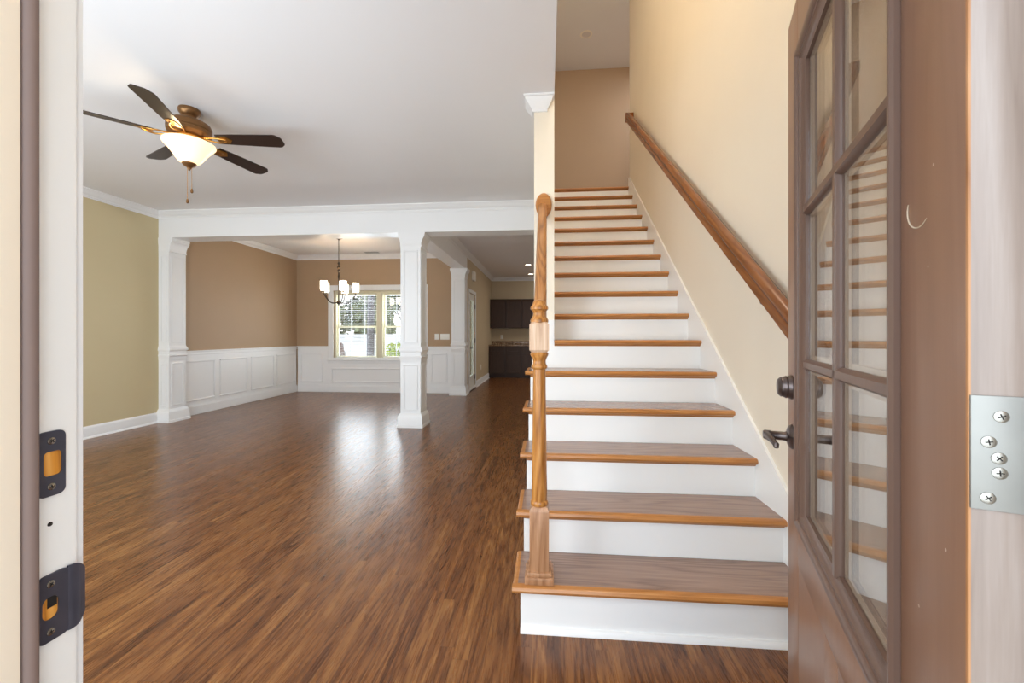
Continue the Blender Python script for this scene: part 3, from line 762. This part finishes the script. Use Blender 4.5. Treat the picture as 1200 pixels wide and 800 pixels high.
# ------------------------------------------------------------------ switch plates, outlets, chime, vent
def plate(name, label, cat, loc, rz, gangs, w, h=.118, group=None, outlet=False):
    t = thing(name, label, cat, loc, rz, group)   # faces local -y
    MB().box(-w/2, w/2, -.006, -.0003, -h/2, h/2, .003).build('cover_plate', 'plate', t)
    for g in range(gangs):
        x = -w/2+w*(g+.5)/gangs
        if outlet:
            for z in (-.02, .02):
                MB().lathe([(.016, 0), (.015, .002)], seg=20, mat=TR(x, -.006, z) @ RX(PI/2)).build('socket', 'plate', t)
        else:
            MB().box(x-.016, x+.016, -.0085, -.006, -.032, .032, .001).build('rocker', 'plate', t)
    return t
plate('light_switch', 'single white light switch on the tan wall, next to the triple one', 'light switch', (-2.22, YB, 1.14), 0, 1, .09, group='dining switches')
plate('light_switch', 'triple white light switch on the tan wall beside the back half column', 'light switch', (-2.055, YB, 1.14), 0, 3, .19, group='dining switches')
plate('wall_outlet', 'white outlet above the granite backsplash in the kitchen', 'outlet', (-1.302, 11.8, 1.12), 0, 1, .075, outlet=True)
plate('wall_outlet', 'white outlet low on the hall wall before the kitchen', 'outlet', (-1.60, 9.88, .40), PI/2, 1, .075, outlet=True)
plate('wall_outlet', 'white outlet low on the yellow-beige living room wall', 'outlet', (XL, 3.93, .40), PI/2, 1, .075, outlet=True)
t = thing('door_chime', 'pale door chime box high on the hall wall above the door', 'door chime', (-1.60, 8.76, 2.34), PI/2)
MB().box(-.11, .11, -.055, -.0005, 0, .20, .008).build('housing', 'plate', t); MB().box(-.085, .085, -.058, -.055, .02, .18, .001).build('grille', 'plate', t)
t = thing('ceiling_vent', 'grey air vent in the dining room ceiling near the window', 'vent', (-3.49, 8.0-.05, CZ))
MB().frame(-.16, .16, -.07, .07, .018, -.006, 0, .001, 'XZ', RX(-PI/2)).build('frame', 'vent', t)
m = MB()
for k in range(7): m.box(-.142, .142, -.005, .005, -.0008, .0008, mat=TR(0, -.045+k*.015, -.006) @ RX(.7))
m.build('louvres', 'vent', t)

# ------------------------------------------------------------------ downlights
def downlight(label, x, y, z, lens, r=.075):
    t = thing('recessed_light', label, 'recessed light', (x, y, z))
    MB().lathe([(r*.78, -.001), (r*.8, -.006), (r, -.004), (r+.006, -.0005)], seg=32, cap=False).build('trim_ring', 'plate', t)
    MB().lathe([(r*.78, -.001), (r*.5, -.0025), (.002, -.003)], seg=32).build('lens', lens, t)
downlight('lit recessed light in the kitchen ceiling, nearer one', -.44, 9.65, CZ, 'lens', .085)
downlight('lit recessed light in the kitchen ceiling, deeper one', -.44, 11.14, CZ, 'lens', .085)
downlight('unlit recessed light in the high stairwell ceiling', .56, 5.96, UZ, 'dulllens', .08)

# ------------------------------------------------------------------ hall door with glass
hd = thing('door_2', 'white glazed back door in the hall wall', 'door', (-1.60, HD0, 0), kind='structure')
hw_ = HD1-HD0
m = MB(); m.frame(-.07, hw_+.07, -.0, HDZ+.07, .07, .0003, .016, .003, 'YZ'); 
m.build('casing', 'white', hd)
m = MB(); m.box(-.055, -.012, .01, .115, .02, HDZ-.01, .002); m.box(-.055, -.012, hw_-.115, hw_-.01, .02, HDZ-.01, .002)
m.box(-.055, -.012, .115, hw_-.115, HDZ-.13, HDZ-.01); m.box(-.055, -.012, .115, hw_-.115, .02, .30); m.build('slab', 'hdoor', hd)
MB().box(-.038, -.030, .11, hw_-.11, .295, HDZ-.125).build('pane', 'hglass', hd)
MB().frame(.11, hw_-.11, .29, HDZ-.12, .02, -.012, -.004, .002, 'YZ').build('glazing_bead', 'hdoor', hd)
m = MB(); m.tube([(-.012, .065, .90), (.04, .065, .90), (.046, .09, .90), (.044, .17, .895)], .009, 8); m.lathe([(.026, 0), (.024, .008)], seg=20, mat=TR(-.012, .065, .90) @ RY(PI/2)); m.build('lever_handle', 'bronze', hd)
m = MB(); m.lathe([(.026, 0), (.024, .014)], seg=20, mat=TR(-.012, .065, 1.04) @ RY(PI/2)); m.build('deadbolt', 'bronze', hd)
for z in (.25, 1.05, 1.80): MB().box(-.012, .006, hw_-.012, hw_+.004, z-.05, z+.05, .002).build('hinge', 'bronze', hd)
MB().box(-.12, .02, .0, hw_, 0.0005, .02, .004).build('threshold', 'thresh', hd)

# ------------------------------------------------------------------ kitchen
def shaker(mb, x0, x1, z0, z1, y, fr_=.055):
    """recessed-panel front facing -y, back plane at y"""
    mb.frame(x0, x1, z0, z1, fr_, y-.02, y, .002); mb.box(x0+fr_-.002, x1-fr_+.002, y-.010, y, z0+fr_-.002, z1-fr_+.002)
def pull(name, x, y, z, parent, vert):
    m = MB(); d = (0, 0, .05) if vert else (.05, 0, 0)
    m.tube([(x-d[0], y, z-d[2]), (x-d[0], y-.025, z-d[2]), (x+d[0], y-.025, z+d[2]), (x+d[0], y, z+d[2])], .005, 6); m.build(name, 'bronze', parent)
KX = [-1.596, -1.14, -.70, -.26, .18]
kl = ['dark base cabinet in the kitchen corner beside the hall wall', 'dark base cabinet second from the hall wall', 'dark base cabinet third from the hall wall behind the newel', 'dark base cabinet fourth from the hall wall behind the stairs']
wl_ = ['dark wall cabinet in the kitchen corner beside the hall wall', 'dark wall cabinet second from the hall wall', 'dark wall cabinet third from the hall wall behind the newel', 'dark wall cabinet fourth from the hall wall behind the stairs']
for i in range(4):
    x0, x1 = KX[i]+.001, KX[i+1]-.001; cx = (x0+x1)/2; hw = (x1-x0)/2
    t = thing('base_cabinet', kl[i], 'cabinet', (cx, 11.799, 0), group='kitchen base cabinets')
    m = MB(); m.box(-hw, hw, -.60, 0, .10, .87); m.box(-hw, hw, -.53, 0, .0, .10); m.build('carcass', 'cab', t)
    m = MB(); shaker(m, -hw+.02, hw-.02, .125, .67, -.6003); d = m.build('door', 'cab', t)
    m = MB(); shaker(m, -hw+.02, hw-.02, .69, .855, -.6003, .04); d2 = m.build('drawer', 'cab', t)
    t = thing('wall_cabinet', wl_[i], 'cabinet', (cx, 11.799, 1.37), group='kitchen wall cabinets')
    MB().box(-hw, hw, -.32, 0, 0, .79).build('carcass', 'cab', t)
    m = MB(); shaker(m, -hw+.02, hw-.02, .012, .755, -.3203); d = m.build('door', 'cab', t)
    MB().prism([(-.32, .74), (-.345, .80), (-.345, .81), (0, .81), (0, .79), (-.32, .79)], 'X', -hw, hw).build('cornice', 'cab', t)
t = thing('countertop', 'speckled brown granite countertop on the kitchen base cabinets', 'countertop', (KX[0]-.003, 11.799, .8705))
MB().box(0, 1.78, -.635, 0, 0, .035, .004).build('slab', 'granite', t); MB().box(0, 1.78, -.02, 0, .0352, .135, .002).build('backsplash', 'granite', t)

# ------------------------------------------------------------------ ceiling fan
fan = thing('ceiling_fan', 'bronze five-blade ceiling fan with a lit glass bowl', 'ceiling fan', (-2.61, 2.80, CZ))
MB().lathe([(.066, 0), (.069, -.010), (.067, -.028), (.054, -.045), (.044, -.055), (.044, -.085)], seg=40).build('canopy', 'fanm', fan)
MB().lathe([(.044, -.075), (.06, -.082), (.105, -.092), (.130, -.108), (.138, -.13), (.138, -.15), (.134, -.152), (.134, -.16), (.138, -.162), (.134, -.18), (.11, -.195), (.08, -.2)], seg=48).build('motor_housing', 'fanm', fan)
MB().lathe([(.08, -.195), (.085, -.21), (.07, -.23), (.06, -.245), (.075, -.25), (.075, -.262)], seg=40).build('light_fitter', 'goldm', fan)
MB().lathe([(.06, -.250), (.150, -.246), (.160, -.250), (.162, -.258), (.152, -.272), (.128, -.298), (.104, -.330), (.084, -.362), (.066, -.386), (.04, -.396), (.002, -.398)], seg=48, cap=False).build('light_bowl', 'bowl', fan)
MB().lathe([(.004, -.40), (.042, -.392), (.046, -.400), (.036, -.414), (.018, -.424), (.010, -.436), (.006, -.446), (.001, -.448)], seg=28).build('finial', 'fanm', fan)
first = None
for i in range(5):
    a = math.radians((9, 80, 153, 226, 292)[i])
    if first is None:
        out = [(.20, -.048), (.32, -.056), (.50, -.063), (.61, -.067), (.628, -.064), (.655, -.040), (.66, -.030), (.66, .030), (.655, .040), (.628, .064), (.61, .067), (.50, .063), (.32, .056), (.20, .048)]
        m = MB(); m.prism(out, 'Z', -.003, .003, mat=TR(0, 0, -.212) @ RX(math.radians(-12)))
        first = m.build('blade', 'blade', fan); bo = first
        m = MB()
        for sg in (1, -1):
            m.tube([(.075, 0, -.2), (.13, sg*.02, -.215), (.19, sg*.038, -.222), (.225, sg*.03, -.222), (.26, sg*.01, -.221)], .006, 8)
        m.prism([(.20, -.03), (.27, -.035), (.30, 0), (.27, .035), (.20, .03)], 'Z', -.0085, -.0035, mat=TR(0, 0, -.212) @ RX(math.radians(-12)))
        iron = m.build('blade_iron', 'goldm', bo)
    else:
        bo = first.copy(); COL.objects.link(bo); bo.parent = fan
        ic = iron.copy(); COL.objects.link(ic); ic.parent = bo
    bo.rotation_euler = (0, 0, a)
for (dx, dy), zb in (((-.004, -.012), -.69), ((.012, .008), -.61)):
    m = MB(); m.tube([(dx, dy, -.43), (dx, dy, zb+.03)], .0016, 6); pc = m.build('pull_chain', 'goldm', fan)
    MB().lathe([(.002, .034), (.006, .028), (.009, .012), (.008, .004), (.003, 0)], c=(dx, dy, zb), seg=16).build('pull_fob', 'fanm', pc)
lp = bpy.data.lights.new('fan_bulb', 'POINT'); lp.energy = 14; lp.color = (1, .78, .5); lp.shadow_soft_size = .05
lo = bpy.data.objects.new('fan_bulb', lp); COL.objects.link(lo); lo.parent = fan; lo.location = (.0, -.10, -.285)

# ------------------------------------------------------------------ chandelier
ch = thing('chandelier', 'bronze five-arm chandelier with lit white glass shades', 'chandelier', (-3.52, 6.7, CZ))
MB().lathe([(.065, 0), (.063, -.012), (.04, -.022), (.012, -.03), (.008, -.045)], seg=28).build('canopy', 'chand', ch)
MB().tube([(0, 0, -.03), (0, 0, -.42)], .006, 10).build('stem', 'chand', ch)
MB().lathe([(.006, -.41), (.014, -.42), (.022, -.44), (.012, -.46), (.01, -.47), (.026, -.49), (.030, -.505), (.012, -.53), (.010, -.545), (.03, -.56), (.034, -.57), (.012, -.585), (.012, -.62), (.018, -.66), (.012, -.70), (.010, -.95), (.012, -1.06), (.03, -1.08), (.038, -1.10), (.026, -1.12), (.012, -1.13), (.012, -1.14), (.002, -1.155)], seg=24).build('centre_column', 'chand', ch)
for i, deg in enumerate((168, 96, 24, -48, -120)):
    a = math.radians(deg); R_ = .268
    if i == 0:
        m = MB(); pts = []
        for k in range(15):
            u = k/14; r = .03+(R_-.03)*(1-(1-u)**1.6) ; z = -1.10-.03*math.sin(PI*min(1, u*1.6))*.6+.165*u**2.2
            pts.append((r, 0, z))
        pts[-1] = (R_, 0, -.93); m.tube(pts, .0075, 10); fa = m.build('arm', 'chand', ch); ao = fa
        m = MB(); m.lathe([(.012, -.945), (.034, -.935), (.036, -.926), (.012, -.92)], c=(R_, 0, 0), seg=20); fc = m.build('shade_cup', 'chand', ao)
        m = MB(); m.lathe([(.020, -.920), (.050, -.916), (.054, -.908), (.054, -.762), (.051, -.762), (.051, -.90)], c=(R_, 0, 0), seg=28, cap=False); fs = m.build('glass_shade', 'shade', ao)
    else:
        ao = fa.copy(); COL.objects.link(ao); ao.parent = ch
        for q in (fc, fs):
            qc = q.copy(); COL.objects.link(qc); qc.parent = ao
    ao.rotation_euler = (0, 0, a)

# ------------------------------------------------------------------ outdoors beyond the dining window
struct(MB().box(-60, 60, 8.32, 90, -.65, -.5).build('ground_outside', 'ground'), 'pale ground outside beyond the dining window', 'ground')
struct(MB().box(-12, 12, -14, .235, -.2, -.015).build('ground_porch', 'ground'), 'pale porch floor outside the front door', 'ground')
t = thing('yard_fence', 'long white board fence across the yard outside the window', 'fence', (-12, 20, -.5))
m = MB()
for k in range(9): m.box(-9, 9, -.012, .012, .06+k*.185, .06+k*.185+.175, .004)
m.build('boards', 'fence', t)
for k in range(8): MB().box(-9+k*2.55, -9+k*2.55+.11, -.05, .05, 0, 1.78, .006).build('post', 'fence', t)
def tree(label, x, y, h, r, leaf, seed, n=3400, trunk_r=.14, base=.35, ls=.24):
    rnd = random.Random(seed); t = thing('garden_tree', label, 'tree', (x, y, -.5), group='trees beyond the yard fence')
    m = MB(); m.tube([(0, 0, 0), (.05, 0, h*.3), (-.05, .05, h*.6), (0, 0, h*.85)], [trunk_r, trunk_r*.85, trunk_r*.55, trunk_r*.2], 10)
    for k in range(5):
        a = rnd.uniform(0, 2*PI); z = h*rnd.uniform(.35, .65); m.tube([(0, 0, z), (r*.4*math.cos(a), r*.4*math.sin(a), z+h*.12), (r*.7*math.cos(a), r*.7*math.sin(a), z+h*.2)], [trunk_r*.4, trunk_r*.25, .02], 6)
    m.build('trunk', 'bark', t)
    m = MB(); cl = [(Vector((rnd.gauss(0, .42)*r, rnd.gauss(0, .42)*r, h*rnd.uniform(base, .92))), r*rnd.uniform(.25, .45)) for _ in range(20)]
    for _ in range(n):
        c_, cr = rnd.choice(cl)
        d = Vector((rnd.gauss(0, 1), rnd.gauss(0, 1), rnd.gauss(0, .8))).normalized()*cr*rnd.uniform(.55, 1.05)
        p = c_+d; s_ = ls*rnd.uniform(.6, 1.3)
        u = Vector((rnd.uniform(-1, 1), rnd.uniform(-1, 1), rnd.uniform(-1, 1))).normalized(); v = u.orthogonal().normalized()
        q = [m.bm.verts.new(p+u*s_*.8), m.bm.verts.new(p+v*s_*.45), m.bm.verts.new(p-u*s_*.8), m.bm.verts.new(p-v*s_*.45)]
        m.bm.faces.new(q)
    m.build('foliage', leaf, t)
for i, (x, y, h, r, lf, lab) in enumerate((
    (-20.0, 31, 6.5, 2.4, 'leafa', 'dark tree beyond the fence at the far end of the window view'),
    (-14.6, 25, 5.6, 1.7, 'leafb', 'pale loose tree behind the chandelier outside'),
    (-15.4, 35, 7.6, 2.8, 'leafa', 'dark bushy tree in the middle of the window view'),
    (-10.6, 24.5, 5.0, 1.6, 'leafb', 'pale low tree just left of the cream window mullion'),
    (-11.2, 31, 6.8, 2.4, 'leafa', 'dark tree behind the window half beside the column'),
    (-7.6, 27.5, 5.8, 1.8, 'leafb', 'pale tree at the column end of the window view'))):
    tree(lab, x, y, h, r, lf, 11+i)
t = thing('tree_trunk', 'bare grey tree trunk standing close outside the window', 'tree', (-4.96, 11.2, -.5))
m = MB(); m.tube([(0, 0, 0), (.0, 0, .3), (0, .02, 1.4), (.02, 0, 2.8), (0, 0, 5)], [.16, .115, .10, .095, .085], 14); m.build('trunk', 'bark', t)
rnd = random.Random(5); m = MB()
for _ in range(2600):
    p = Vector((rnd.uniform(-.75, .75), rnd.uniform(-.4, .4), rnd.uniform(.05, 1.42))); s_ = .05*rnd.uniform(.6, 1.3)
    u = Vector((rnd.uniform(-1, 1), rnd.uniform(-1, 1), rnd.uniform(-1, 1))).normalized(); v = u.orthogonal().normalized()
    m.bm.faces.new([m.bm.verts.new(p+u*s_), m.bm.verts.new(p+v*s_*.6), m.bm.verts.new(p-u*s_), m.bm.verts.new(p-v*s_*.6)])
t = thing('clipped_bush', 'bright lime green bush outside the window beside the column', 'bush', (-4.0, 11.8, -.5))
m.build('foliage', 'leafc', t)
m = MB()
for k in range(6): m.tube([(-.6+k*.24, 0, 0), (-.6+k*.24, .05, .6)], .012, 6)
m.build('stems', 'bark', t)
t = thing('hydrant_post', 'small brown post in the yard at the window corner', 'post', (-6.85, 13.2, -.5))
MB().lathe([(.11, 0), (.11, .95), (.13, .98), (.13, 1.12), (.09, 1.16), (.07, 1.35), (.04, 1.4), (.002, 1.42)], seg=18).build('body', 'post', t)
